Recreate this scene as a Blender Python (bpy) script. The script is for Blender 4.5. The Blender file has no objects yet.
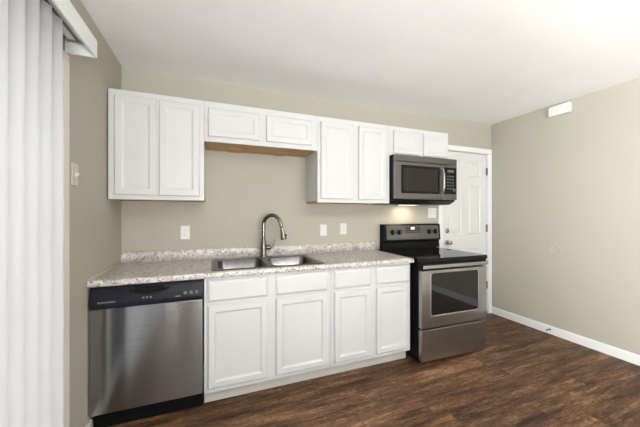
import bpy, bmesh, math, random
from mathutils import Vector, Matrix
random.seed(7)
C = bpy.context.scene
COL = C.collection

# ------------------------------------------------------------------ camera, world, lights, exposure
cam_data = bpy.data.cameras.new('camera'); cam = bpy.data.objects.new('camera', cam_data); COL.objects.link(cam)
cam.location = (0.687, -2.625, 1.305); cam.rotation_euler = (math.pi/2, 0, -0.365)
cam_data.sensor_width = 36; cam_data.lens = 277.57/640*36; cam_data.shift_y = 0.0008
cam_data.clip_start = 0.02
C.camera = cam
C.view_settings.view_transform = 'Standard'; C.view_settings.look = 'None'
C.view_settings.gamma = 1; C.view_settings.use_curve_mapping = False
C.view_settings.exposure = 0.36
w = bpy.data.worlds.new('daylight_sky'); C.world = w; w.use_nodes = True
w.node_tree.nodes['Background'].inputs[0].default_value = (0.92, 0.95, 1.0, 1)
w.node_tree.nodes['Background'].inputs[1].default_value = 1.0

def area(name, loc, rot, sx, sy, power, col):
    l = bpy.data.lights.new(name, 'AREA'); l.shape = 'RECTANGLE'; l.size = sx; l.size_y = sy
    l.energy = power; l.color = col
    o = bpy.data.objects.new(name, l); o.location = loc; o.rotation_euler = rot; COL.objects.link(o)
    return o
# daylight outside the sliding door (behind its glass and blinds); the lights after it are added fill
area('daylight_sliding_door', (-0.32, -1.86, 0.95), (0, -math.pi/2, 0), 1.75, 1.75, 30, (1.0, 0.985, 0.985))
area('added_fill_rear', (0.9, -5.75, 1.55), (math.pi/2, 0, -0.75), 1.8, 1.4, 50, (1.0, 0.99, 0.98))  # added frontal fill from behind the camera, source unseen
area('added_fill_side', (-0.45, -4.15, 1.40), (math.radians(103), 0, -math.radians(62)), 1.5, 1.5, 300, (0.985, 0.99, 1.0))  # added side fill that brightens the right wall, source unseen
area('added_fill_ceiling', (1.5, -5.85, 0.5), (math.radians(156), 0, 0.1), 3.0, 0.8, 420, (1.0, 0.98, 0.985))  # added upward fill that brightens the ceiling

# ------------------------------------------------------------------ node helpers / materials
def newmat(name):
    m = bpy.data.materials.new(name); m.use_nodes = True
    return m, m.node_tree, m.node_tree.nodes['Principled BSDF']
def N(t, typ, **kw):
    n = t.nodes.new(typ)
    for k, v in kw.items(): setattr(n, k, v)
    return n
def setin(t, n, key, v):
    if isinstance(v, bpy.types.NodeSocket): t.links.new(v, n.inputs[key])
    else: n.inputs[key].default_value = v
def math_(t, op, a, b=0.0):
    n = N(t, 'ShaderNodeMath', operation=op); setin(t, n, 0, a); setin(t, n, 1, b); return n.outputs[0]
def pos(t, scale=(1, 1, 1)):
    g = N(t, 'ShaderNodeNewGeometry'); m = N(t, 'ShaderNodeMapping'); m.inputs['Scale'].default_value = scale
    t.links.new(g.outputs['Position'], m.inputs['Vector']); return m.outputs[0]
def noise(t, vec, scale, detail=3, rough=0.5):
    n = N(t, 'ShaderNodeTexNoise'); t.links.new(vec, n.inputs['Vector'])
    n.inputs['Scale'].default_value = scale; n.inputs['Detail'].default_value = detail; n.inputs['Roughness'].default_value = rough
    return n.outputs['Fac']
def ramp(t, fac, stops, interp='LINEAR'):
    n = N(t, 'ShaderNodeValToRGB'); t.links.new(fac, n.inputs[0]); cr = n.color_ramp; cr.interpolation = interp
    while len(cr.elements) < len(stops): cr.elements.new(0.5)
    for e, (p, c) in zip(cr.elements, stops): e.position = p; e.color = (*c, 1)
    return n.outputs[0]
def mixc(t, fac, a, b, mode='MIX'):
    n = N(t, 'ShaderNodeMix', data_type='RGBA', blend_type=mode)
    setin(t, n, 0, fac)
    for k, v in ((6, a), (7, b)):
        if isinstance(v, tuple): v = (*v, 1)
        setin(t, n, k, v)
    return n.outputs[2]
def bump(t, b, h, strength, dist=0.002):
    n = N(t, 'ShaderNodeBump'); n.inputs['Strength'].default_value = strength; n.inputs['Distance'].default_value = dist
    t.links.new(h, n.inputs['Height']); t.links.new(n.outputs[0], b.inputs['Normal'])
def plain(name, col, rough=0.5, metal=0.0, spec=0.5, nz=0.03, nscale=30, coat=0):
    m, t, b = newmat(name)
    f = noise(t, pos(t), nscale, 2)
    c = ramp(t, f, [(0.3, tuple(x*(1-nz) for x in col)), (0.7, tuple(min(1, x*(1+nz)) for x in col))])
    t.links.new(c, b.inputs['Base Color'])
    b.inputs['Roughness'].default_value = rough; b.inputs['Metallic'].default_value = metal
    b.inputs['Specular IOR Level'].default_value = spec; b.inputs['Coat Weight'].default_value = coat
    return m
def paint(name, col, rough, bs=0.08):
    m, t, b = newmat(name); p = pos(t)
    f = noise(t, p, 3, 3)
    t.links.new(ramp(t, f, [(0.3, tuple(x*0.985 for x in col)), (0.7, tuple(min(1, x*1.015) for x in col))]), b.inputs['Base Color'])
    b.inputs['Roughness'].default_value = rough; b.inputs['Specular IOR Level'].default_value = 0.35
    bump(t, b, noise(t, p, 260, 2), bs, 0.001)
    return m
def emit(name, col, s):
    m, t, b = newmat(name); b.inputs['Base Color'].default_value = (*col, 1)
    b.inputs['Emission Color'].default_value = (*col, 1); b.inputs['Emission Strength'].default_value = s
    return m
def steel(name, col, rough, scl, aniso=0.6, metal=1.0, rot=0.0):
    m, t, b = newmat(name); p = pos(t, scl)
    f = noise(t, p, 1, 4, 0.6)
    t.links.new(ramp(t, f, [(0.3, tuple(x*0.90 for x in col)), (0.7, tuple(x*1.08 for x in col))]), b.inputs['Base Color'])
    b.inputs['Metallic'].default_value = metal; b.inputs['Roughness'].default_value = rough
    b.inputs['Anisotropic'].default_value = aniso; b.inputs['Anisotropic Rotation'].default_value = rot
    tg = N(t, 'ShaderNodeTangent', direction_type='RADIAL', axis='Z'); t.links.new(tg.outputs[0], b.inputs['Tangent'])
    bump(t, b, f, 0.02, 0.0004)
    return m
def floor_mat():
    m, t, b = newmat('vinyl_plank_floor')
    g = N(t, 'ShaderNodeNewGeometry'); s = N(t, 'ShaderNodeSeparateXYZ'); t.links.new(g.outputs['Position'], s.inputs[0])
    x, y = s.outputs[0], s.outputs[1]
    yr = math_(t, 'DIVIDE', y, 0.152); row = math_(t, 'FLOOR', yr)
    wn = N(t, 'ShaderNodeTexWhiteNoise', noise_dimensions='1D'); t.links.new(row, wn.inputs['W'])
    xr = math_(t, 'ADD', math_(t, 'DIVIDE', x, 1.22), math_(t, 'MULTIPLY', wn.outputs['Value'], 7.0)); col = math_(t, 'FLOOR', xr)
    cb = N(t, 'ShaderNodeCombineXYZ'); t.links.new(row, cb.inputs[0]); t.links.new(col, cb.inputs[1])
    w2 = N(t, 'ShaderNodeTexWhiteNoise', noise_dimensions='2D'); t.links.new(cb.outputs[0], w2.inputs['Vector'])
    rnd = w2.outputs['Value']
    # grain coordinates shifted per plank
    cg = N(t, 'ShaderNodeCombineXYZ')
    t.links.new(math_(t, 'ADD', math_(t, 'MULTIPLY', x, 1.0), math_(t, 'MULTIPLY', rnd, 37.0)), cg.inputs[0])
    t.links.new(math_(t, 'MULTIPLY', y, 8.0), cg.inputs[1]); t.links.new(math_(t, 'MULTIPLY', rnd, 9.0), cg.inputs[2])
    gv = cg.outputs[0]
    n1 = noise(t, gv, 1.9, 6, 0.70); n2 = noise(t, gv, 8, 8, 0.8); n3 = noise(t, gv, 3.2, 8, 0.80)
    pv = pos(t, (1, 1.6, 1)); n4 = noise(t, pv, 30, 5, 0.75)
    base = ramp(t, n1, [(0.36, (0.030, 0.015, 0.0078)), (0.46, (0.074, 0.038, 0.019)), (0.54, (0.118, 0.062, 0.030)), (0.66, (0.20, 0.115, 0.060))])
    base = mixc(t, 0.9, base, ramp(t, n2, [(0.36, (0.44, 0.41, 0.38)), (0.5, (1, 1, 1)), (0.64, (1.8, 1.75, 1.7))]), 'MULTIPLY')
    base = mixc(t, 0.75, base, ramp(t, n4, [(0.38, (0.52, 0.50, 0.48)), (0.5, (1, 1, 1)), (0.62, (1.6, 1.58, 1.55))]), 'MULTIPLY')
    scr = ramp(t, n3, [(0.55, (0, 0, 0)), (0.63, (1, 1, 1))])
    base = mixc(t, math_(t, 'MULTIPLY', scr, 0.45), base, (0.26, 0.165, 0.095))
    base = mixc(t, 1.0, base, ramp(t, rnd, [(0, (0.72, 0.70, 0.69)), (1, (1.2, 1.2, 1.2))]), 'MULTIPLY')
    # plank seams
    fy = math_(t, 'FRACT', yr); fx = math_(t, 'FRACT', xr)
    def edge(f, wd): return math_(t, 'MAXIMUM', math_(t, 'LESS_THAN', f, wd), math_(t, 'GREATER_THAN', f, 1-wd))
    seam = math_(t, 'MAXIMUM', edge(fy, 0.010), edge(fx, 0.0013))
    base = mixc(t, math_(t, 'MULTIPLY', seam, 0.6), base, (0.015, 0.009, 0.006))
    t.links.new(base, b.inputs['Base Color'])
    t.links.new(ramp(t, n2, [(0.3, (0.45,)*3), (0.7, (0.62,)*3)]), b.inputs['Roughness'])
    b.inputs['Specular IOR Level'].default_value = 0.25
    bump(t, b, n2, 0.25, 0.0015)
    return m
def granite():
    m, t, b = newmat('speckled_granite_laminate'); p = pos(t)
    n1 = noise(t, p, 26, 4, 0.6); n2 = noise(t, p, 95, 3, 0.6); n3 = noise(t, p, 60, 2, 0.5)
    c = ramp(t, n1, [(0.30, (0.36, 0.31, 0.28)), (0.48, (0.52, 0.48, 0.45)), (0.68, (0.68, 0.66, 0.64))])
    v = N(t, 'ShaderNodeTexVoronoi', feature='F1'); t.links.new(p, v.inputs['Vector']); v.inputs['Scale'].default_value = 85
    sep = N(t, 'ShaderNodeSeparateColor'); t.links.new(v.outputs['Color'], sep.inputs[0])
    sp = math_(t, 'MULTIPLY', math_(t, 'LESS_THAN', v.outputs['Distance'], 0.46), math_(t, 'GREATER_THAN', sep.outputs[0], 0.80))
    c = mixc(t, math_(t, 'MULTIPLY', sp, 0.85), c, (0.06, 0.05, 0.05))
    sp2 = math_(t, 'MULTIPLY', math_(t, 'LESS_THAN', v.outputs['Distance'], 0.5), math_(t, 'GREATER_THAN', sep.outputs[1], 0.78))
    c = mixc(t, math_(t, 'MULTIPLY', sp2, 0.7), c, (0.80, 0.79, 0.78))
    c = mixc(t, ramp(t, n3, [(0.56, (0, 0, 0)), (0.66, (0.6, 0.6, 0.6))]), c, (0.25, 0.18, 0.145))
    c = mixc(t, ramp(t, n2, [(0.62, (0, 0, 0)), (0.68, (0.8, 0.8, 0.8))]), c, (0.10, 0.085, 0.08))
    t.links.new(c, b.inputs['Base Color']); b.inputs['Roughness'].default_value = 0.32; b.inputs['Specular IOR Level'].default_value = 0.45
    return m
def wood():
    m, t, b = newmat('raw_wood'); f = noise(t, pos(t, (2, 30, 30)), 3, 5, 0.6)
    t.links.new(ramp(t, f, [(0.3, (0.36, 0.19, 0.07)), (0.7, (0.58, 0.36, 0.16))]), b.inputs['Base Color']); b.inputs['Roughness'].default_value = 0.6
    return m
def vane_mat():
    m, t, b = newmat('blind_vane_pvc')
    out = t.nodes['Material Output']
    d = N(t, 'ShaderNodeBsdfDiffuse'); tr = N(t, 'ShaderNodeBsdfTranslucent'); mx = N(t, 'ShaderNodeMixShader')
    c = ramp(t, noise(t, pos(t), 2, 2), [(0.3, (0.71, 0.705, 0.712)), (0.7, (0.72, 0.715, 0.722))])
    t.links.new(c, d.inputs[0]); t.links.new(c, tr.inputs[0])
    mx.inputs[0].default_value = 0.6
    t.links.new(d.outputs[0], mx.inputs[1]); t.links.new(tr.outputs[0], mx.inputs[2]); t.links.new(mx.outputs[0], out.inputs[0])
    t.nodes.remove(b)
    return m
def glass_mat():
    m, t, b = newmat('window_glass'); t.nodes.remove(b); out = t.nodes['Material Output']
    tr = N(t, 'ShaderNodeBsdfTransparent'); gl = N(t, 'ShaderNodeBsdfGlossy'); fr = N(t, 'ShaderNodeFresnel'); mx = N(t, 'ShaderNodeMixShader')
    tr.inputs[0].default_value = (0.95, 0.97, 0.96, 1); gl.inputs['Roughness'].default_value = 0.02
    t.links.new(fr.outputs[0], mx.inputs[0]); t.links.new(tr.outputs[0], mx.inputs[1]); t.links.new(gl.outputs[0], mx.inputs[2]); t.links.new(mx.outputs[0], out.inputs[0])
    return m

M = dict(
    wall=paint('tan_wall_paint', (0.415, 0.386, 0.326), 0.75),
    ceil=paint('white_ceiling_paint', (0.87, 0.86, 0.855), 0.85, 0.15),
    floor=floor_mat(), granite=granite(), wood=wood(), vane=vane_mat(), glass=glass_mat(),
    cab=plain('white_cabinet_paint', (0.585, 0.58, 0.58), 0.38, nz=0.01, nscale=8),
    kick=plain('cream_toe_kick', (0.50, 0.49, 0.455), 0.5, nz=0.02),
    trim=plain('white_trim_paint', (0.76, 0.76, 0.765), 0.42, nz=0.01, nscale=8),
    door=plain('white_door_paint', (0.66, 0.65, 0.64), 0.42, nz=0.01, nscale=8),
    frame=plain('cream_door_frame', (0.74, 0.72, 0.67), 0.5, nz=0.01),
    pvc=plain('white_valance_plastic', (0.82, 0.82, 0.82), 0.4, nz=0.01),
    plate=plain('white_plate_plastic', (0.69, 0.69, 0.675), 0.35, nz=0.01),
    almond=plain('beige_plate_plastic', (0.55, 0.50, 0.41), 0.4, nz=0.01),
    slot=plain('dark_slot', (0.10, 0.10, 0.10), 0.5),
    greyrail=plain('grey_rail_metal', (0.16, 0.16, 0.165), 0.45, metal=0.6),
    dw_steel=steel('dishwasher_steel', (0.36, 0.36, 0.37), 0.19, (1.2, 1, 160), 1.0, rot=0.25),
    steel=steel('range_steel', (0.39, 0.388, 0.388), 0.30, (2, 2, 160), 0.5),
    brightsteel=steel('bright_trim_steel', (0.62, 0.61, 0.60), 0.3, (2, 2, 160), 0.2),
    mwsteel=steel('microwave_steel', (0.155, 0.147, 0.14), 0.34, (2, 2, 160), 0.4),
    sink=steel('sink_steel', (0.15, 0.149, 0.149), 0.30, (40, 3, 40), 0.3),
    nickel=plain('brushed_nickel', (0.20, 0.19, 0.175), 0.24, metal=1.0, nz=0.05, nscale=80),
    satin=plain('satin_nickel_hardware', (0.38, 0.36, 0.33), 0.32, metal=1.0, nz=0.04),
    bronze=plain('dull_hinge_metal', (0.20, 0.18, 0.16), 0.4, metal=0.8),
    black=plain('black_enamel', (0.006, 0.006, 0.0065), 0.32, nz=0.1, spec=0.1),
    gloss=plain('black_glass', (0.004, 0.004, 0.0045), 0.05, nz=0.1, spec=0.2),
    navy=plain('blue_black_plastic', (0.012, 0.013, 0.020), 0.25, nz=0.1, spec=0.25),
    ovenglass=plain('oven_window_glass', (0.008, 0.0075, 0.0075), 0.05, nz=0.1, spec=0.45),
    mwglass=plain('microwave_window_glass', (0.022, 0.018, 0.016), 0.2, nz=0.1, spec=0.15),
    grey=plain('grey_plastic', (0.10, 0.10, 0.11), 0.4),
    mark=plain('pale_grey_print', (0.17, 0.17, 0.19), 0.5),
    ring=plain('burner_ring_print', (0.055, 0.055, 0.058), 0.25),
    digit=emit('clock_digits', (0.9, 0.92, 1.0), 1.6),
    disp=plain('display_window', (0.030, 0.026, 0.030), 0.15),
    lamplens=emit('lamp_lens', (1.0, 0.83, 0.58), 3.0),
    dome=emit('added_lamp_glass', (1.0, 0.94, 0.86), 4.0),
    rubber=plain('grey_rubber', (0.18, 0.18, 0.18), 0.7),
    grass=plain('patio_concrete', (0.40, 0.39, 0.37), 0.9, nz=0.1),
)

# ------------------------------------------------------------------ mesh helpers
class MB:
    def __init__(s): s.bm = bmesh.new()
    def box(s, x0, x1, y0, y1, z0, z1, bev=0.0, seg=2):
        r = bmesh.ops.create_cube(s.bm, size=1.0); vs = r['verts']
        for v in vs:
            v.co = Vector(((x0+x1)/2+v.co.x*(x1-x0), (y0+y1)/2+v.co.y*(y1-y0), (z0+z1)/2+v.co.z*(z1-z0)))
        if bev:
            es = list({e for v in vs for e in v.link_edges})
            bmesh.ops.bevel(s.bm, geom=es, offset=bev, segments=seg, affect='EDGES', profile=0.5)
        return s
    def loops(s, rings, cap0=True, cap1=True, close=False):
        vr = [[s.bm.verts.new(p) for p in r] for r in rings]
        n = len(vr[0])
        pairs = list(zip(vr, vr[1:])) + ([(vr[-1], vr[0])] if close else [])
        for a, b in pairs:
            for i in range(n):
                try: s.bm.faces.new((a[i], a[(i+1) % n], b[(i+1) % n], b[i]))
                except ValueError: pass
        if not close:
            if cap0: s.bm.faces.new(vr[0][::-1])
            if cap1: s.bm.faces.new(vr[-1])
        return vr
    def lathe(s, prof, origin, axis=(0, 0, 1), seg=20):
        ax = Vector(axis).normalized(); u = ax.orthogonal().normalized(); v = ax.cross(u); o = Vector(origin)
        rings = [[o+ax*h+(u*math.cos(2*math.pi*k/seg)+v*math.sin(2*math.pi*k/seg))*max(r, 1e-5) for k in range(seg)] for r, h in prof]
        s.loops(rings); return s
    def tube(s, pts, rad, seg=12):
        pts = [Vector(p) for p in pts]; rings = []; u = None
        for i, p in enumerate(pts):
            d = (pts[min(i+1, len(pts)-1)]-pts[max(i-1, 0)]).normalized()
            u = d.orthogonal().normalized() if u is None else (u-d*u.dot(d)).normalized()
            v = d.cross(u); r = rad[i] if isinstance(rad, (list, tuple)) else rad
            rings.append([p+(u*math.cos(2*math.pi*k/seg)+v*math.sin(2*math.pi*k/seg))*r for k in range(seg)])
        s.loops(rings); return s
    def torus_ring(s, r0, r1, z0, z1, x, y, seg=40):
        s.loops([[(x+r*math.cos(2*math.pi*k/seg), y+r*math.sin(2*math.pi*k/seg), z) for k in range(seg)] for r, z in ((r0, z0), (r0, z1), (r1, z1), (r1, z0))], close=True); return s
    def prism(s, poly, axis, a, b):
        def P(q, h): return {'x': (h, q[0], q[1]), 'y': (q[0], h, q[1]), 'z': (q[0], q[1], h)}[axis]
        s.loops([[P(q, a) for q in poly], [P(q, b) for q in poly]]); return s
    def front(s, x0, x1, z0, z1, prof):
        """panel facing -y: list of (inset, y) rectangles from the back edge to the centre"""
        s.loops([[(x0+i, y, z0+i), (x1-i, y, z0+i), (x1-i, y, z1-i), (x0+i, y, z1-i)] for i, y in prof]); return s
def rrect(x0, x1, y0, y1, r, n=5):
    out = []
    for cx, cy, a in ((x1-r, y1-r, 0), (x0+r, y1-r, 90), (x0+r, y0+r, 180), (x1-r, y0+r, 270)):
        for k in range(n+1):
            q = math.radians(a+90*k/n); out.append((cx+r*math.cos(q), cy+r*math.sin(q)))
    return out
def obj(name, mb, mat, parent=None, loc=None, smooth=None):
    """link a mesh built in world coordinates as ONE object whose origin is loc (or its thing's base)"""
    bm = mb.bm; bmesh.ops.recalc_face_normals(bm, faces=bm.faces)
    top = parent
    while top is not None and top.parent: top = top.parent
    if top is not None: off = top.location.copy()
    else: off = Vector(loc) if loc else Vector((0, 0, 0))
    bmesh.ops.translate(bm, verts=bm.verts, vec=-off)
    me = bpy.data.meshes.new(name); bm.to_mesh(me); bm.free()
    me.materials.append(M[mat] if isinstance(mat, str) else mat)
    if smooth:
        for p in me.polygons: p.use_smooth = True
        me.set_sharp_from_angle(angle=math.radians(smooth))
    o = bpy.data.objects.new(name, me); COL.objects.link(o)
    if parent is not None: o.parent = parent
    else: o.location = off
    return o
def tag(o, label=None, cat=None, group=None):
    if label: o['label'] = label
    if cat: o['category'] = cat
    if group: o['group'] = group
    return o
def thing(name, loc, label, cat, group=None):
    o = bpy.data.objects.new(name, None); o.location = loc; o.empty_display_size = 0.05; COL.objects.link(o)
    return tag(o, label, cat, group)
def struct(name, mb, mat, parent=None, **k):
    o = obj(name, mb, mat, parent, **k)
    if parent is None: o['kind'] = 'structure'
    return o
def sthing(name, loc, label=None, cat=None):
    o = thing(name, loc, label, cat); o['kind'] = 'structure'; return o

W, H, RY = 4.1155, 2.484, -5.2
# ------------------------------------------------------------------ room shell
struct('floor', MB().box(-0.12, W+0.12, RY-0.12, 0.15, -0.06, 0), 'floor')
struct('ceiling', MB().box(-0.12, W+0.12, RY-0.12, 0.15, H, H+0.06), 'ceil')
DX0, DX1, DZ = 3.28, 4.04, 2.085            # entry door opening
struct('wall_back', MB().box(-0.12, W+0.12, 0.06, 0.15, 0, H).box(-0.12, DX0-0.02, 0, 0.06, 0, H)
       .box(DX1+0.02, W+0.12, 0, 0.06, 0, H).box(DX0-0.02, DX1+0.02, 0, 0.06, DZ+0.02, H), 'wall')
struct('wall_right', MB().box(W, W+0.12, RY, 0, 0, H), 'wall')
SY0, SY1, SZ = -2.78, -0.945, 2.06            # sliding door opening
struct('wall_left', MB().box(-0.12, 0, SY1, 0, 0, H).box(-0.12, 0, SY0, SY1, SZ, H).box(-0.12, 0, RY, -4.9, 0, H).box(-0.12, 0, -3.15, SY0, 0, H)
       .box(-0.12, 0, -4.9, -3.15, 0, 0.75).box(-0.12, 0, -4.9, -3.15, 2.2, H), 'wall')
struct('wall_rear', MB().box(0, 0.4, RY-0.12, RY, 0, H).box(3.8, W, RY-0.12, RY, 0, H)
       .box(0.4, 3.8, RY-0.12, RY, 0, 0.45).box(0.4, 3.8, RY-0.12, RY, 2.3, H), 'wall')
def bboard(name, x0, x1, y0, y1, lip):
    mb = MB().box(x0, x1, y0, y1, 0, 0.078).box(*lip, 0.078, 0.088)
    return struct(name, mb, 'trim')
bboard('baseboard_right', W-0.013, W, RY, 0, (W-0.008, W, RY, 0))
bboard('baseboard_left', 0, 0.013, -0.886, -0.60, (0, 0.008, -0.886, -0.60))
bboard('baseboard_rear', 0.0, W, RY, RY+0.013, (0.0, W, RY, RY+0.008))

# entry door (six panel) in the far wall
d = sthing('door_1', (DX0, 0.01, 0), 'white six panel entry door in the far right corner', 'door')
mb = MB(); x0, x1, z0, z1 = DX0+0.003, DX1-0.003, 0.012, DZ-0.004
yf, yb = 0.008, 0.045
xs = [x0, x0+0.105, x0+0.32, x1-0.32, x1-0.105, x1]; zs = [z0, 0.24, 0.87, 1.05, 1.66, 1.785, 1.975, z1]
for i in range(5):
    for k in range(7):
        a, b, c, e = xs[i], xs[i+1], zs[k], zs[k+1]
        if i in (1, 3) and k in (1, 3, 5):
            mb.loops([[(a+q, y, c+q), (b-q, y, c+q), (b-q, y, e-q), (a+q, y, e-q)] for q, y in
                      ((0, yf), (0.010, yf+0.009), (0.018, yf+0.009), (0.040, yf+0.002))], cap0=False)
        else:
            mb.loops([[(a, yf, c), (b, yf, c), (b, yf, e), (a, yf, e)]], cap0=False)
bmesh.ops.remove_doubles(mb.bm, verts=mb.bm.verts, dist=1e-5)
mb.box(x0, x1, yf+0.012, yb, z0, z1)
for a, b, c, e in ((x0, x1, z0, z0+.002), (x0, x1, z1-.002, z1), (x0, x0+.002, z0, z1), (x1-.002, x1, z0, z1)): mb.box(a, b, yf+.0005, yf+.013, c, e)
obj('door_leaf', mb, 'door', d)
kx = DX0+0.085
o = obj('doorknob', MB().lathe([(0.031, 0), (0.031, 0.006), (0.014, 0.012), (0.012, 0.03), (0.022, 0.036), (0.028, 0.05), (0.025, 0.062), (0.012, 0.068), (0, 0.069)], (kx, yf, 0.955), (0, -1, 0)), 'satin', d, smooth=40)
tag(o, 'round satin nickel knob')
o = obj('deadbolt', MB().lathe([(0.031, 0), (0.031, 0.008), (0.026, 0.014), (0.02, 0.016), (0, 0.016)], (kx, yf, 1.10), (0, -1, 0)).box(kx-0.004, kx+0.004, yf-0.034, yf-0.014, 1.082, 1.118, 0.002), 'satin', d, smooth=40)
for z in (1.86, 1.118, 0.375):
    obj('hinge', MB().lathe([(0.008, 0), (0.008, 0.095), (0.004, 0.1)], (DX1-0.001, -0.003, z-0.048), seg=10).box(DX1-0.014, DX1+0.006, 0.0035, 0.0075, z-0.045, z+0.047), 'bronze', d, smooth=40)
obj('door_sweep', MB().box(x0, x1, yf-0.008, yf, 0.004, 0.04), 'black', d)
cs = MB()
def casing(mb, a, b, c, e):
    mb.box(a, b, -0.017, 0, c, e, 0.004)
casing(cs, DX1+0.004, W-0.004, 0, DZ+0.0055); casing(cs, DX0-0.065, DX0-0.004, 0, DZ+0.0055); casing(cs, DX0-0.065, W-0.004, DZ+0.006, DZ+0.068)
cs.box(DX1+0.001, DX1+0.02, -0.0, 0.06, 0, DZ+0.02).box(DX0-0.02, DX0-0.001, 0, 0.06, 0, DZ+0.02).box(DX0-0.02, DX1+0.02, 0, 0.06, DZ+0.002, DZ+0.02)
struct('trim_1', cs, 'trim')

# sliding patio door in the left wall (behind the blinds)
d = sthing('door_2', (-0.06, (SY0+SY1)/2, 0), 'white framed glass sliding patio door behind the vertical blinds', 'door')
mb = MB()
mb.box(-0.11, -0.005, SY1-0.045, SY1, 0, SZ).box(-0.11, -0.005, SY0, SY0+0.045, 0, SZ).box(-0.11, -0.005, SY0, SY1, SZ-0.045, SZ).box(-0.11, -0.005, SY0, SY1, 0, 0.03)
obj('door_frame', mb, 'frame', d)
ym = (SY0+SY1)/2
for (a, b, xx) in ((SY0+0.047, ym+0.035, -0.09), (ym-0.035, SY1-0.047, -0.045)):
    mb = MB().box(xx, xx+0.035, a, a+0.065, 0.032, SZ-0.047).box(xx, xx+0.035, b-0.065, b, 0.032, SZ-0.047)
    mb.box(xx, xx+0.035, a+0.065, b-0.065, 0.032, 0.12).box(xx, xx+0.035, a+0.065, b-0.065, SZ-0.11, SZ-0.047)
    sash = obj('sliding_panel', mb, 'pvc', d)
    obj('glass_pane', MB().box(xx+0.014, xx+0.02, a+0.065, b-0.065, 0.12, SZ-0.11), 'glass', sash)
    if xx > -0.06: obj('pull_handle', MB().box(xx+0.035, xx+0.06, b-0.045, b-0.025, 0.95, 1.15, 0.006), 'pvc', sash)
cs = MB().box(0.0, 0.016, SY1-0.004, SY1+0.058, 0, SZ-0.0045, 0.004).box(0, 0.016, SY0-0.058, SY0+0.004, 0, SZ-0.0045, 0.004).box(0, 0.016, SY0-0.058, SY1+0.058, SZ-0.004, SZ+0.03, 0.004)
struct('trim_2', cs, 'frame')
struct('patio_ground', MB().box(-3, -0.13, -5, 1, -0.12, -0.05), 'grass')

# rear window added behind the camera to let fill light in
d = sthing('added_window_1', (2.1, RY, 0.45), 'added wide white framed window in the rear wall', 'window')
mb = MB().box(0.4, 0.46, RY-0.1, RY+0.01, 0.45, 2.3).box(3.74, 3.8, RY-0.1, RY+0.01, 0.45, 2.3).box(0.46, 3.74, RY-0.1, RY+0.01, 0.45, 0.51).box(0.46, 3.74, RY-0.1, RY+0.01, 2.24, 2.3).box(2.07, 2.13, RY-0.09, RY-0.02, 0.51, 2.24)
obj('window_frame', mb, 'pvc', d)
for a, b in ((0.46, 2.07), (2.13, 3.74)): obj('window_pane', MB().box(a, b, RY-0.06, RY-0.054, 0.51, 2.24), 'glass', d)

d = sthing('added_window_2', (0, -4.025, 0.75), 'added white framed window in the left wall behind the patio door', 'window')  # window added out of view as an opening for the side fill
mb = MB().box(-0.1, 0.01, -4.9, -4.84, 0.75, 2.2).box(-0.1, 0.01, -3.21, -3.15, 0.75, 2.2).box(-0.1, 0.01, -4.84, -3.21, 0.75, 0.81).box(-0.1, 0.01, -4.84, -3.21, 2.14, 2.2)
obj('window_frame', mb, 'pvc', d)
obj('window_pane', MB().box(-0.06, -0.054, -4.84, -3.21, 0.81, 2.14), 'glass', d)

# ------------------------------------------------------------------ vertical blinds
BY0, BY1 = -2.84, -0.886
t = thing('vertical_blinds', (0.065, (BY0+BY1)/2, 0.0), 'white vertical blinds with box valance hung closed over the patio door', 'blinds')
obj('valance', MB().box(0.117, 0.128, BY0, BY1, 2.103, 2.192, 0.002).box(0.0, 0.117, BY1-0.010, BY1, 2.103, 2.192)
    .box(0.0, 0.117, BY0, BY0+0.010, 2.103, 2.192).box(0.0, 0.117, BY0+0.01, BY1-0.01, 2.184, 2.192), 'pvc', t)
hr = obj('head_rail', MB().box(0.040, 0.092, BY0+0.03, BY1-0.085, 2.135, 2.182), 'pvc', t)
tag(obj('track_slot', MB().box(0.074, 0.084, BY0+0.03, BY1-0.083, 2.130, 2.1349), 'greyrail', hr), 'dark track slot under the head rail')
ang = math.radians(36)
for k in range(20):
    cy = -1.183-0.083*k; mb = MB(); hw = 0.0445; n = 6; prof = []
    for j in range(n+1):
        s_ = -hw+2*hw*j/n; bow = 0.006*(1-(s_/hw)**2)
        prof.append((0.066+s_*math.sin(ang)+bow*math.cos(ang), cy+s_*math.cos(ang)-bow*math.sin(ang)))
    back = [(x-0.0008, y) for x, y in prof[::-1]]
    mb.prism(prof+back, 'z', 0.025, 2.122)
    obj('vane', mb, 'vane', t, smooth=50)

# ------------------------------------------------------------------ cabinets
def panel_prof(yb, yf, frame=0.048, dep=0.010):
    return [(0.002, yb), (0.0, yf+0.007), (0.007, yf), (frame-0.004, yf), (frame, yf+dep/2), (frame+0.008, yf+dep), (frame+0.012, yf+dep+0.0005)]
def slab_prof(yb, yf): return [(0.002, yb), (0.0, yf+0.010), (0.004, yf+0.006), (0.014, yf+0.0005), (0.017, yf)]
def wall_cabinet(x0, x1, z0, z1, doors, label, cleats=()):
    t = thing('wall_cabinet', ((x0+x1)/2, -0.16, z0), label, 'cabinet', 'white wall cabinets')
    g = 0.0008
    mb = MB().box(x0+g, x1-g, -0.310, -0.002, z0+0.016, z1).box(x0+g, x1-g, -0.327, -0.310, z0, z1)
    obj('cabinet_body', mb, 'cab', t)
    mb = MB().box(x0+g, x1-g, -0.3095, -0.003, z0+0.001, z0+0.0155)
    tag(obj('bottom_panel', mb, 'wood', t), 'bare wood underside')
    for cx in cleats:
        tag(obj('cleat', MB().box(cx-0.05, cx+0.05, -0.17, -0.004, z0-0.006, z0+0.0005, 0.001), 'wood', t), 'bare wood cleat under the cabinet')
    for a, b, c, e in doors:
        obj('cabinet_door', MB().front(a, b, c, e, panel_prof(-0.3275, -0.346, dep=0.006)), 'cab', t)
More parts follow.
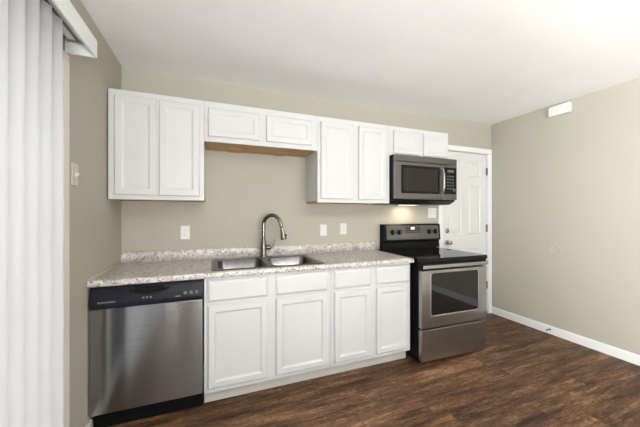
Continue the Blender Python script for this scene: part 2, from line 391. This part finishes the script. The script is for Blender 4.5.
wall_cabinet(0.0085, 0.617, 1.408, 2.17, [(0.045, 0.304, 1.437, 2.13), (0.317, 0.587, 1.437, 2.13)], 'tall white two-door wall cabinet at left above the dishwasher')
wall_cabinet(0.617, 1.541, 1.864, 2.17, [(0.645, 1.036, 1.900, 2.118), (1.088, 1.487, 1.900, 2.118)], 'short wide white wall cabinet high above the sink', cleats=(0.86, 1.26))
wall_cabinet(1.541, 2.293, 1.408, 2.17, [(1.568, 1.897, 1.440, 2.126), (1.945, 2.246, 1.440, 2.126)], 'tall white two-door wall cabinet between sink and microwave')
wall_cabinet(2.293, 3.040, 1.882, 2.17, [(2.335, 2.650, 1.902, 2.128), (2.700, 3.018, 1.902, 2.128)], 'short white wall cabinet directly above the microwave')

def base_cabinet(x0, x1, cols, label):
    t = thing('base_cabinet', ((x0+x1)/2, -0.3, 0), label, 'cabinet', 'white base cabinets under the counter')
    mb = MB().box(x0+0.0008, x1-0.0008, -0.61, -0.59, 0.098, 0.874)
    mb.box(x0+0.0008, x0+0.018, -0.59, -0.004, 0.098, 0.874).box(x1-0.018, x1-0.0008, -0.59, -0.004, 0.098, 0.874)
    mb.box(x0+0.018, x1-0.018, -0.59, -0.004, 0.098, 0.115).box(x0+0.018, x1-0.018, -0.02, -0.004, 0.115, 0.874)
    obj('cabinet_body', mb, 'cab', t)
    obj('toe_kick', MB().box(x0+0.0005, x1-0.0005, -0.55, -0.535, 0.001, 0.098), 'kick', t)
    for a, b in cols:
        obj('drawer_front', MB().front(a, b, 0.712, 0.857, slab_prof(-0.6105, -0.630)), 'cab', t)
        obj('cabinet_door', MB().front(a, b, 0.128, 0.688, panel_prof(-0.6105, -0.630)), 'cab', t)
base_cabinet(0.625, 1.546, [(0.648, 1.050), (1.108, 1.518)], 'wide white base cabinet under the sink')
base_cabinet(1.546, 2.312, [(1.574, 1.903), (1.959, 2.296)], 'white base cabinet beside the range with two narrow doors')

# ------------------------------------------------------------------ countertop
SX0, SX1, SYF, SYB = 0.668, 1.512, -0.598, -0.072
t = thing('countertop', (1.163, -0.32, 0.876), 'long speckled granite pattern countertop with low backsplash', 'countertop')
ZT, ZB, CX1 = 0.914, 0.876, 2.327
cx0, cx1, cyf, cyb = SX0+0.012, SX1-0.012, SYF+0.012, SYB-0.012
mb = MB()
prof = [(cyf, ZB), (-0.638, ZB)] + [(-0.638-0.010*math.sin(a)*0.7, ZB+0.019-0.019*math.cos(a)) for a in [math.pi*k/8 for k in range(1, 9)]] + [(cyf, ZT)]
mb.prism(prof, 'x', 0.002, CX1)
mb.box(0.002, cx0, cyf, -0.001, ZB, ZT).box(cx1, CX1, cyf, -0.001, ZB, ZT).box(cx0, cx1, cyb, -0.001, ZB, ZT)
obj('slab', mb, 'granite', t, smooth=40)
obj('backsplash', MB().prism([(-0.001, ZT+0.0005), (-0.021, ZT+0.0005), (-0.0205, ZT+0.080), (-0.017, ZT+0.086), (-0.001, ZT+0.087)], 'x', 0.002, CX1), 'granite', t)
tag(obj('caulk_bead', MB().prism([(0.0005, ZT+0.0005), (0.009, ZT+0.0005), (0.005, ZT+0.004), (0.0005, ZT+0.009)], 'y', -0.64, -0.0215), 'almond', t), 'thin pale caulk line along the left wall')

# ------------------------------------------------------------------ sink
t = thing('kitchen_sink', ((SX0+SX1)/2, (SYF+SYB)/2, ZT), 'stainless steel double bowl sink set in the countertop', 'sink')
mb = MB(); bm = mb.bm; zt = ZT+0.004
outer_lo = [(x, y, ZT+0.0006) for x, y in rrect(SX0, SX1, SYF, SYB, 0.03)]
outer_hi = [(x, y, zt) for x, y in rrect(SX0+0.006, SX1-0.006, SYF+0.006, SYB-0.006, 0.028)]
bowls = [(0.712, 1.070, -0.565, -0.165), (1.112, 1.470, -0.565, -0.165)]
def ring(pts): return [bm.verts.new(p) for p in pts]
def bridge(a, b):
    n = len(a)
    for i in range(n): bm.faces.new((a[i], a[(i+1) % n], b[(i+1) % n], b[i]))
lo, hi = ring(outer_lo), ring(outer_hi); bridge(lo, hi)
fill = [bm.edges.get((hi[i], hi[(i+1) % len(hi)])) for i in range(len(hi))]
for a, b, c, e in bowls:
    prev = None
    for ins, z, r in ((0, zt, 0.055), (0.006, zt-0.006, 0.052), (0.016, zt-0.12, 0.05), (0.03, zt-0.155, 0.05), (0.06, zt-0.17, 0.05), (0.13, zt-0.174, 0.04)):
        cur = ring([(x, y, z) for x, y in rrect(a+ins, b-ins, c+ins, e-ins, r)])
        if prev: bridge(prev, cur)
        else:
            fill += [bm.edges.get((cur[i], cur[(i+1) % len(cur)])) or bm.edges.new((cur[i], cur[(i+1) % len(cur)])) for i in range(len(cur))]
        prev = cur
    bm.faces.new(prev)
bmesh.ops.triangle_fill(bm, use_beauty=True, use_dissolve=False, edges=fill)
obj('basin', mb, 'sink', t, smooth=40)
for a, b, c, e in bowls:
    obj('drain', MB().lathe([(0.044, 0), (0.044, 0.003), (0.036, 0.004), (0.030, 0.001), (0.0, 0.001)], ((a+b)/2, (c+e)/2, zt-0.1735)), 'nickel', t, smooth=40)

# ------------------------------------------------------------------ faucet
fx, fy, fz = 1.103, -0.118, zt+0.0005
t = thing('kitchen_faucet', (fx, fy, fz), 'brushed nickel gooseneck pull-down faucet standing behind the sink', 'faucet')
obj('deck_plate', MB().prism(rrect(fx-0.075, fx+0.075, fy-0.024, fy+0.024, 0.022), 'z', fz, fz+0.005), 'nickel', t)
obj('faucet_body', MB().lathe([(0.030, 0.005), (0.030, 0.012), (0.0265, 0.03), (0.025, 0.11), (0.021, 0.15), (0.0165, 0.185)], (fx, fy, fz)), 'nickel', t, smooth=40)
dv = Vector((0.80, -0.60, 0)).normalized(); R = 0.082
zc = fz+0.290; pts = [(fx, fy, fz+0.18), (fx, fy, fz+0.24)]
c0 = Vector((fx, fy, zc))+dv*R
for k in range(0, 19):
    a = math.pi-k*math.radians(162)/18
    pts.append(c0+dv*R*math.cos(a)+Vector((0, 0, R*math.sin(a)*1.05)))
e = Vector(pts[-1]); dn = (e-Vector(pts[-2])).normalized(); pts += [e+dn*0.02, e+dn*0.045]; e = Vector(pts[-1])
obj('spout_neck', MB().tube(pts, 0.0165, 14), 'nickel', t, smooth=60)
dn = (dn+Vector((0, 0, -1.2))).normalized()
hd = obj('spray_head', MB().lathe([(0.008, -0.004), (0.008, 0.014), (0.015, 0.016), (0.018, 0.04), (0.024, 0.085), (0.027, 0.108), (0.024, 0.114), (0, 0.114)], e, dn), 'nickel', t, smooth=40)
tag(obj('spray_button', MB().lathe([(0.006, 0), (0.010, 0.004), (0.007, 0.012), (0, 0.013)], e+dn*0.075+dv*0.021, dv), 'black', hd, smooth=40), 'dark button on the spray head')
rv = Vector((1, -0.12, 0)).normalized(); hb = Vector((fx, fy, fz+0.085))
hub = obj('handle_hub', MB().lathe([(0.018, 0.015), (0.021, 0.03), (0.021, 0.058), (0.016, 0.066), (0, 0.066)], hb, rv), 'nickel', t, smooth=40)
obj('lever', MB().tube([hb+rv*0.055, hb+rv*0.075+Vector((0, 0, 0.004)), hb+rv*0.092+Vector((0, 0, 0.02)), hb+rv*0.100+Vector((0, 0, 0.05)), hb+rv*0.104+Vector((0, 0, 0.085))], [0.013, 0.011, 0.009, 0.008, 0.007], 10), 'nickel', hub, smooth=60)

# ------------------------------------------------------------------ dishwasher
t = thing('dishwasher', (0.317, -0.3, 0), 'stainless steel dishwasher with black control strip at left end of counter', 'dishwasher')
X0, X1 = 0.007, 0.618
obj('tub_body', MB().box(X0+0.004, X1-0.004, -0.60, -0.02, 0.10, 0.868).box(X0+0.004, X1-0.004, -0.56, -0.05, 0.001, 0.10), 'black', t)
obj('door_panel', MB().box(X0, X1, -0.634, -0.601, 0.118, 0.742, 0.004), 'dw_steel', t)
cp = obj('control_panel', MB().prism([(-0.601, 0.745), (-0.634, 0.745), (-0.638, 0.770), (-0.636, 0.812), (-0.626, 0.850), (-0.618, 0.866), (-0.601, 0.868)], 'x', X0, X1), 'navy', t)
# curved pull scoop under the top edge
scoop = [(0.205, 0.842), (0.225, 0.826), (0.26, 0.816), (0.31, 0.811), (0.36, 0.814), (0.40, 0.822), (0.425, 0.842), (0.40, 0.838), (0.35, 0.832), (0.31, 0.830), (0.27, 0.832), (0.235, 0.838)]
obj('pull_handle', MB().prism(scoop, 'y', -0.650, -0.625).box(0.235, 0.395, -0.637, -0.622, 0.836, 0.856, 0.004), 'black', cp)
for k in range(8): obj('lettering', MB().box(0.048+0.0115*k, 0.056+0.0115*k, -0.6390, -0.6372, 0.777, 0.785), 'mark', cp)
for k in range(3): obj('status_light', MB().box(0.275+0.020*k, 0.286+0.020*k, -0.6390, -0.6370, 0.785, 0.795, 0.0005), 'mark', cp)
for k in range(3): obj('button', MB().box(0.505+0.034*k, 0.523+0.034*k, -0.6390, -0.6362, 0.786, 0.806, 0.001), 'grey', cp)
obj('button_legend', MB().box(0.455, 0.487, -0.6390, -0.6370, 0.776, 0.782), 'mark', cp)
obj('kick_plate', MB().box(X0+0.002, X1-0.002, -0.575, -0.561, 0.004, 0.112), 'black', t)

# ------------------------------------------------------------------ range
t = thing('kitchen_range', (2.716, -0.37, 0), 'freestanding stainless steel electric range with black glass cooktop', 'stove')
X0, X1 = 2.337, 3.082
obj('range_body', MB().box(X0, X1, -0.675, -0.03, 0.035, 0.884, 0.002), 'black', t)
for a in (X0+0.05, X1-0.05):
    for b in (-0.62, -0.10): obj('levelling_foot', MB().lathe([(0.018, 0.0005), (0.018, 0.012), (0.010, 0.014), (0.010, 0.036)], (a, b, 0), seg=12), 'black', t)
ck = obj('cooktop', MB().box(X0-0.002, X1+0.002, -0.728, -0.028, 0.886, 0.922, 0.005, 3), 'gloss', t)
for a, b, r in ((2.53, -0.52, 0.105), (2.90, -0.52, 0.088), (2.53, -0.24, 0.075), (2.90, -0.24, 0.098)):
    mb = MB()
    for rr in (r, r*0.62):
        mb.torus_ring(rr-0.002, rr, 0.92205, 0.9223, a, b)
    tag(obj('burner_ring', mb, 'ring', ck), 'faint grey printed burner ring')
od = obj('oven_door', MB().box(X0, X1, -0.718, -0.677, 0.318, 0.814, 0.004), 'steel', t)
wx0, wx1, wz0, wz1 = 2.435, 2.975, 0.425, 0.790
fr = MB()
ro = rrect(wx0-0.010, wx1+0.010, wz0-0.010, wz1+0.010, 0.030); ri = rrect(wx0, wx1, wz0, wz1, 0.022)
fr.loops([[(x, -0.7175, z) for x, z in ro], [(x, -0.7215, z) for x, z in rrect(wx0-0.007, wx1+0.007, wz0-0.007, wz1+0.007, 0.027)], [(x, -0.7205, z) for x, z in ri], [(x, -0.7178, z) for x, z in ri]], close=True)
obj('window_trim', fr, 'brightsteel', od)
obj('oven_window', MB().prism(rrect(wx0+0.0005, wx1-0.0005, wz0+0.0005, wz1-0.0005, 0.0215), 'y', -0.7195, -0.7181), 'ovenglass', od)
obj('oven_handle', MB().box(X0+0.002, X1-0.002, -0.743, -0.729, 0.834, 0.866, 0.005, 3).box(X0+0.03, X0+0.06, -0.730, -0.7155, 0.838, 0.862, 0.003).box(X1-0.06, X1-0.03, -0.730, -0.7155, 0.838, 0.862, 0.003), 'steel', od)
obj('vent_strip', MB().box(X0+0.003, X1-0.003, -0.715, -0.676, 0.826, 0.8855), 'black', t)
obj('storage_drawer', MB().box(X0, X1, -0.718, -0.677, 0.032, 0.306, 0.004), 'steel', t)
bg = obj('backguard', MB().prism([(-0.003, 0.9225), (-0.070, 0.9225), (-0.060, 0.985), (-0.064, 1.005), (-0.082, 1.012), (-0.070, 1.180), (-0.060, 1.192), (-0.003, 1.192)], 'x', X0+0.032, X1+0.050), 'black', t)
def bgy(z): return -0.082+(z-1.012)*0.012/0.168
def bface(mb, x0, x1, z0, z1, d0, d1):
    mb.loops([[(x0, bgy(z0)-d, z0), (x1, bgy(z0)-d, z0), (x1, bgy(z1)-d, z1), (x0, bgy(z1)-d, z1)] for d in (d0, d1)]); return mb
fa = obj('control_fascia', bface(MB(), X0+0.070, X1+0.026, 1.024, 1.176, 0.0003, 0.003), 'mwsteel', bg)
dp = obj('clock_display', bface(MB(), 2.655, 2.845, 1.092, 1.166, 0.0031, 0.0045), 'disp', bg)
def digit0(mb, cx, cz, w_, h_):
    s_ = 0.004
    for a, b, c, e in ((-w_, w_, h_-s_, h_), (-w_, w_, -h_, -h_+s_), (-w_, -w_+s_, -h_, h_), (w_-s_, w_, -h_, h_)): bface(mb, cx+a, cx+b, cz+c, cz+e, 0.0046, 0.0052)
for k in range(2):
    mb = MB(); digit0(mb, 2.732+0.026*k, 1.146, 0.009, 0.012); tag(obj('clock_digit', mb, 'digit', dp), 'glowing white clock digit')
for k in range(4): obj('touch_key', bface(MB(), 2.674+0.042*k, 2.694+0.042*k, 1.104, 1.112, 0.0046, 0.005), 'grey', dp)
mb = MB()
for k in range(7): bface(mb, 2.720+0.009*k, 2.7265+0.009*k, 1.060, 1.068, 0.0031, 0.0036)
obj('lettering', mb, 'slot', bg)
for kx_ in (2.482, 2.569, 2.975, 3.062):
    kz = 1.105; o_ = Vector((kx_, bgy(kz)-0.003, kz))
    kb = obj('control_knob', MB().lathe([(0.030, 0), (0.030, 0.004), (0.024, 0.006), (0.022, 0.022), (0.018, 0.026), (0, 0.026)], o_, (0, -1, 0.07), 24), 'black', bg, smooth=40)
    obj('knob_grip', MB().box(kx_-0.004, kx_+0.004, o_.y-0.033, o_.y-0.024, kz-0.019, kz+0.019, 0.002), 'grey', kb)

t.rotation_euler.z = -0.022; t.location.x += 0.014; t.location.y -= 0.014

# ------------------------------------------------------------------ microwave
t = thing('microwave', (2.676, -0.2, 1.41), 'stainless over-the-range microwave mounted above the stove', 'microwave')
X0, X1, YF = 2.299, 3.086, -0.400
obj('microwave_body', MB().prism([(-0.004, 1.405), (-0.30, 1.405), (-0.374, 1.440), (-0.374, 1.880), (-0.004, 1.880)], 'x', X0+0.002, X1-0.002), 'black', t)
vg = obj('vent_grille', MB().box(X0, X1, YF, -0.375, 1.818, 1.880, 0.003), 'mwsteel', t)
DXE = 2.895
md = obj('microwave_door', MB().box(X0, DXE, YF, -0.375, 1.452, 1.814, 0.003), 'mwsteel', t)
obj('door_window', MB().prism(rrect(2.378, 2.850, 1.508, 1.782, 0.006, 2), 'y', YF-0.002, YF+0.001), 'gloss', md)
obj('window_screen', MB().prism(rrect(2.400, 2.830, 1.532, 1.758, 0.006, 2), 'y', YF-0.003, YF-0.0021), 'mwglass', md)
hp = [(2.875, YF, 1.515), (2.875, YF-0.022, 1.528), (2.875, YF-0.034, 1.58), (2.875, YF-0.037, 1.645), (2.875, YF-0.034, 1.71), (2.875, YF-0.022, 1.762), (2.875, YF, 1.775)]
obj('door_handle', MB().tube(hp, 0.013, 12), 'steel', md, smooth=60)
obj('side_frame', MB().box(DXE+0.002, X1, YF, -0.375, 1.452, 1.814, 0.003), 'mwsteel', t)
pn = obj('control_panel', MB().box(DXE+0.014, X1-0.010, YF-0.0025, YF+0.001, 1.512, 1.788, 0.001), 'gloss', t)
obj('clock_display', MB().box(2.955, 3.04, YF-0.0036, YF-0.0026, 1.738, 1.764), 'grey', pn)
for r in range(5):
    for c in range(3): obj('key', MB().box(2.95+0.034*c, 2.971+0.034*c, YF-0.0034, YF-0.0026, 1.562+0.032*r, 1.576+0.032*r), 'slot', pn)
obj('start_dial', MB().lathe([(0.014, 0), (0.013, 0.010), (0, 0.010)], (3.043, YF-0.0026, 1.555), (0, -1, 0)), 'grey', pn, smooth=40)
obj('grease_filter', MB().box(2.45, 2.90, -0.30, -0.18, 1.400, 1.4045), 'grey', t)
tag(obj('work_lamp', MB().box(2.58, 2.80, -0.15, -0.08, 1.401, 1.4045), 'lamplens', t), 'lit warm lamp lens on the underside')
l = area('work_lamp_light', (2.69, -0.115, 1.398), (0, 0, 0), 0.18, 0.06, 0.8, (1.0, 0.86, 0.66)); l.parent = t; l.location = Vector((2.69, -0.115, 1.398))-t.location

# ------------------------------------------------------------------ wall plates
def plate(name, cx, cz, w_, label, cat, kind):
    t = thing(name, (cx, 0, cz), label, cat, 'white wall plates above the counter')
    obj('cover_plate', MB().front(cx-w_/2, cx+w_/2, cz-0.058, cz+0.058, [(0, -0.0005), (0.0005, -0.003), (0.004, -0.006)]), 'plate', t)
    def duplex(x):
        for dz in (0.021, -0.021):
            r = obj('receptacle', MB().prism(rrect(x-0.016, x+0.016, cz+dz-0.014, cz+dz+0.014, 0.010), 'y', -0.0085, -0.0061), 'plate', t)
            for s_ in (-0.006, 0.006): obj('slot', MB().box(x+s_-0.0012, x+s_+0.0012, -0.0089, -0.0086, cz+dz-0.002, cz+dz+0.007), 'slot', r)
    def rocker(x):
        obj('rocker', MB().prism([(-0.006, cz-0.033), (-0.0105, cz-0.033), (-0.0072, cz), (-0.0095, cz+0.033), (-0.006, cz+0.033)], 'x', x-0.0165, x+0.0165), 'plate', t)
    def toggle(x):
        obj('toggle', MB().box(x-0.005, x+0.005, -0.0075, -0.0061, cz-0.012, cz+0.012).box(x-0.004, x+0.004, -0.018, -0.007, cz+0.000, cz+0.009, 0.001), 'plate', t)
    if kind == 'duplex': duplex(cx)
    if kind == 'toggle': toggle(cx)
    if kind == 'rocker': rocker(cx)
    if kind == 'double': toggle(cx-0.023); duplex(cx+0.023)
plate('outlet', 0.457, 1.147, 0.075, 'white duplex outlet under the left wall cabinet', 'outlet', 'duplex')
plate('wall_switch', 1.727, 1.142, 0.074, 'white switch plate, first to the right of the faucet', 'switch', 'rocker')
plate('outlet', 1.951, 1.150, 0.074, 'white outlet plate above the counter near the range, right of the switch plate', 'outlet', 'duplex')
plate('outlet', 3.126, 1.317, 0.120, 'wide double white wall plate beside the entry door below the microwave', 'outlet', 'double')
# beige light switch on the left wall
t = thing('light_switch', (0, -0.802, 1.512), 'beige toggle light switch on the left wall beside the blinds', 'switch')
mb = MB(); cy, cz = -0.802, 1.512
mb.loops([[(x, cy-0.036+i, cz-0.060+i), (x, cy+0.036-i, cz-0.060+i), (x, cy+0.036-i, cz+0.060-i), (x, cy-0.036+i, cz+0.060-i)] for i, x in ((0, 0.0005), (0.0005, 0.004), (0.004, 0.007))])
obj('cover_plate', mb, 'almond', t)
obj('toggle', MB().box(0.0071, 0.009, cy-0.006, cy+0.006, cz-0.013, cz+0.013).box(0.008, 0.022, cy-0.004, cy+0.004, cz-0.004, cz+0.008, 0.001), 'plate', t)

# ------------------------------------------------------------------ right wall things
t = thing('door_chime', (W, -0.765, 2.36), 'small white rectangular chime box high on the right wall', 'door chime')
obj('backing_box', MB().box(W-0.030, W-0.0005, -0.886, -0.700, 2.358, 2.450, 0.003), 'plate', t)
obj('chime_cover', MB().box(W-0.042, W-0.0305, -0.890, -0.696, 2.352, 2.454, 0.004), 'plate', t)
o = obj('wall_bumper', MB().lathe([(0.062, 0.0005), (0.062, 0.004), (0.056, 0.008), (0.045, 0.005), (0.012, 0.004), (0.0, 0.005)], (W, -0.728, 0.928), (-1, 0, 0), 32), 'wall', loc=(W, -0.728, 0.928), smooth=30)
tag(o, 'round wall-coloured doorknob bumper on the right wall', 'wall bumper')
t = thing('door_stop', (W-0.013, -0.697, 0.05), 'small grey spring door stop on the right baseboard', 'door stop')
obj('spring', MB().lathe([(0.010, 0.0005), (0.010, 0.004)]+[(0.006 if k % 2 else 0.0045, 0.006+0.003*k) for k in range(14)], (W-0.013, -0.697, 0.05), (-1, 0, 0), 12), 'grey', t, smooth=40)
obj('rubber_tip', MB().lathe([(0.008, 0.048), (0.009, 0.052), (0.009, 0.060), (0.006, 0.064), (0, 0.064)], (W-0.013, -0.697, 0.05), (-1, 0, 0), 12), 'rubber', t, smooth=40)

# ------------------------------------------------------------------ ceiling lamp added behind the camera for fill light
t = thing('added_ceiling_lamp', (2.1, -3.4, H), 'added white semi-flush ceiling lamp with an upward facing bowl', 'lamp')
obj('lamp_base', MB().lathe([(0.07, -0.0005), (0.07, -0.02), (0.012, -0.03), (0.012, -0.40), (0, -0.40)], (2.1, -3.4, H), (0, 0, 1), 24), 'satin', t, smooth=40)
obj('lamp_shade', MB().lathe([(0.26, -0.36), (0.265, -0.362), (0.21, -0.42), (0.12, -0.46), (0.03, -0.475), (0.03, -0.468), (0.115, -0.452), (0.20, -0.414), (0.255, -0.36)], (2.1, -3.4, H), (0, 0, 1), 32), 'pvc', t, smooth=60)
l = area('added_lamp_uplight', (2.1, -3.4, 2.13), (math.pi, 0, 0), 0.36, 0.36, 110, (1.0, 0.975, 0.95)); l.parent = t; l.location = (0, 0, 2.13-H)  # added uplight above the bowl, lifts the ceiling brightness
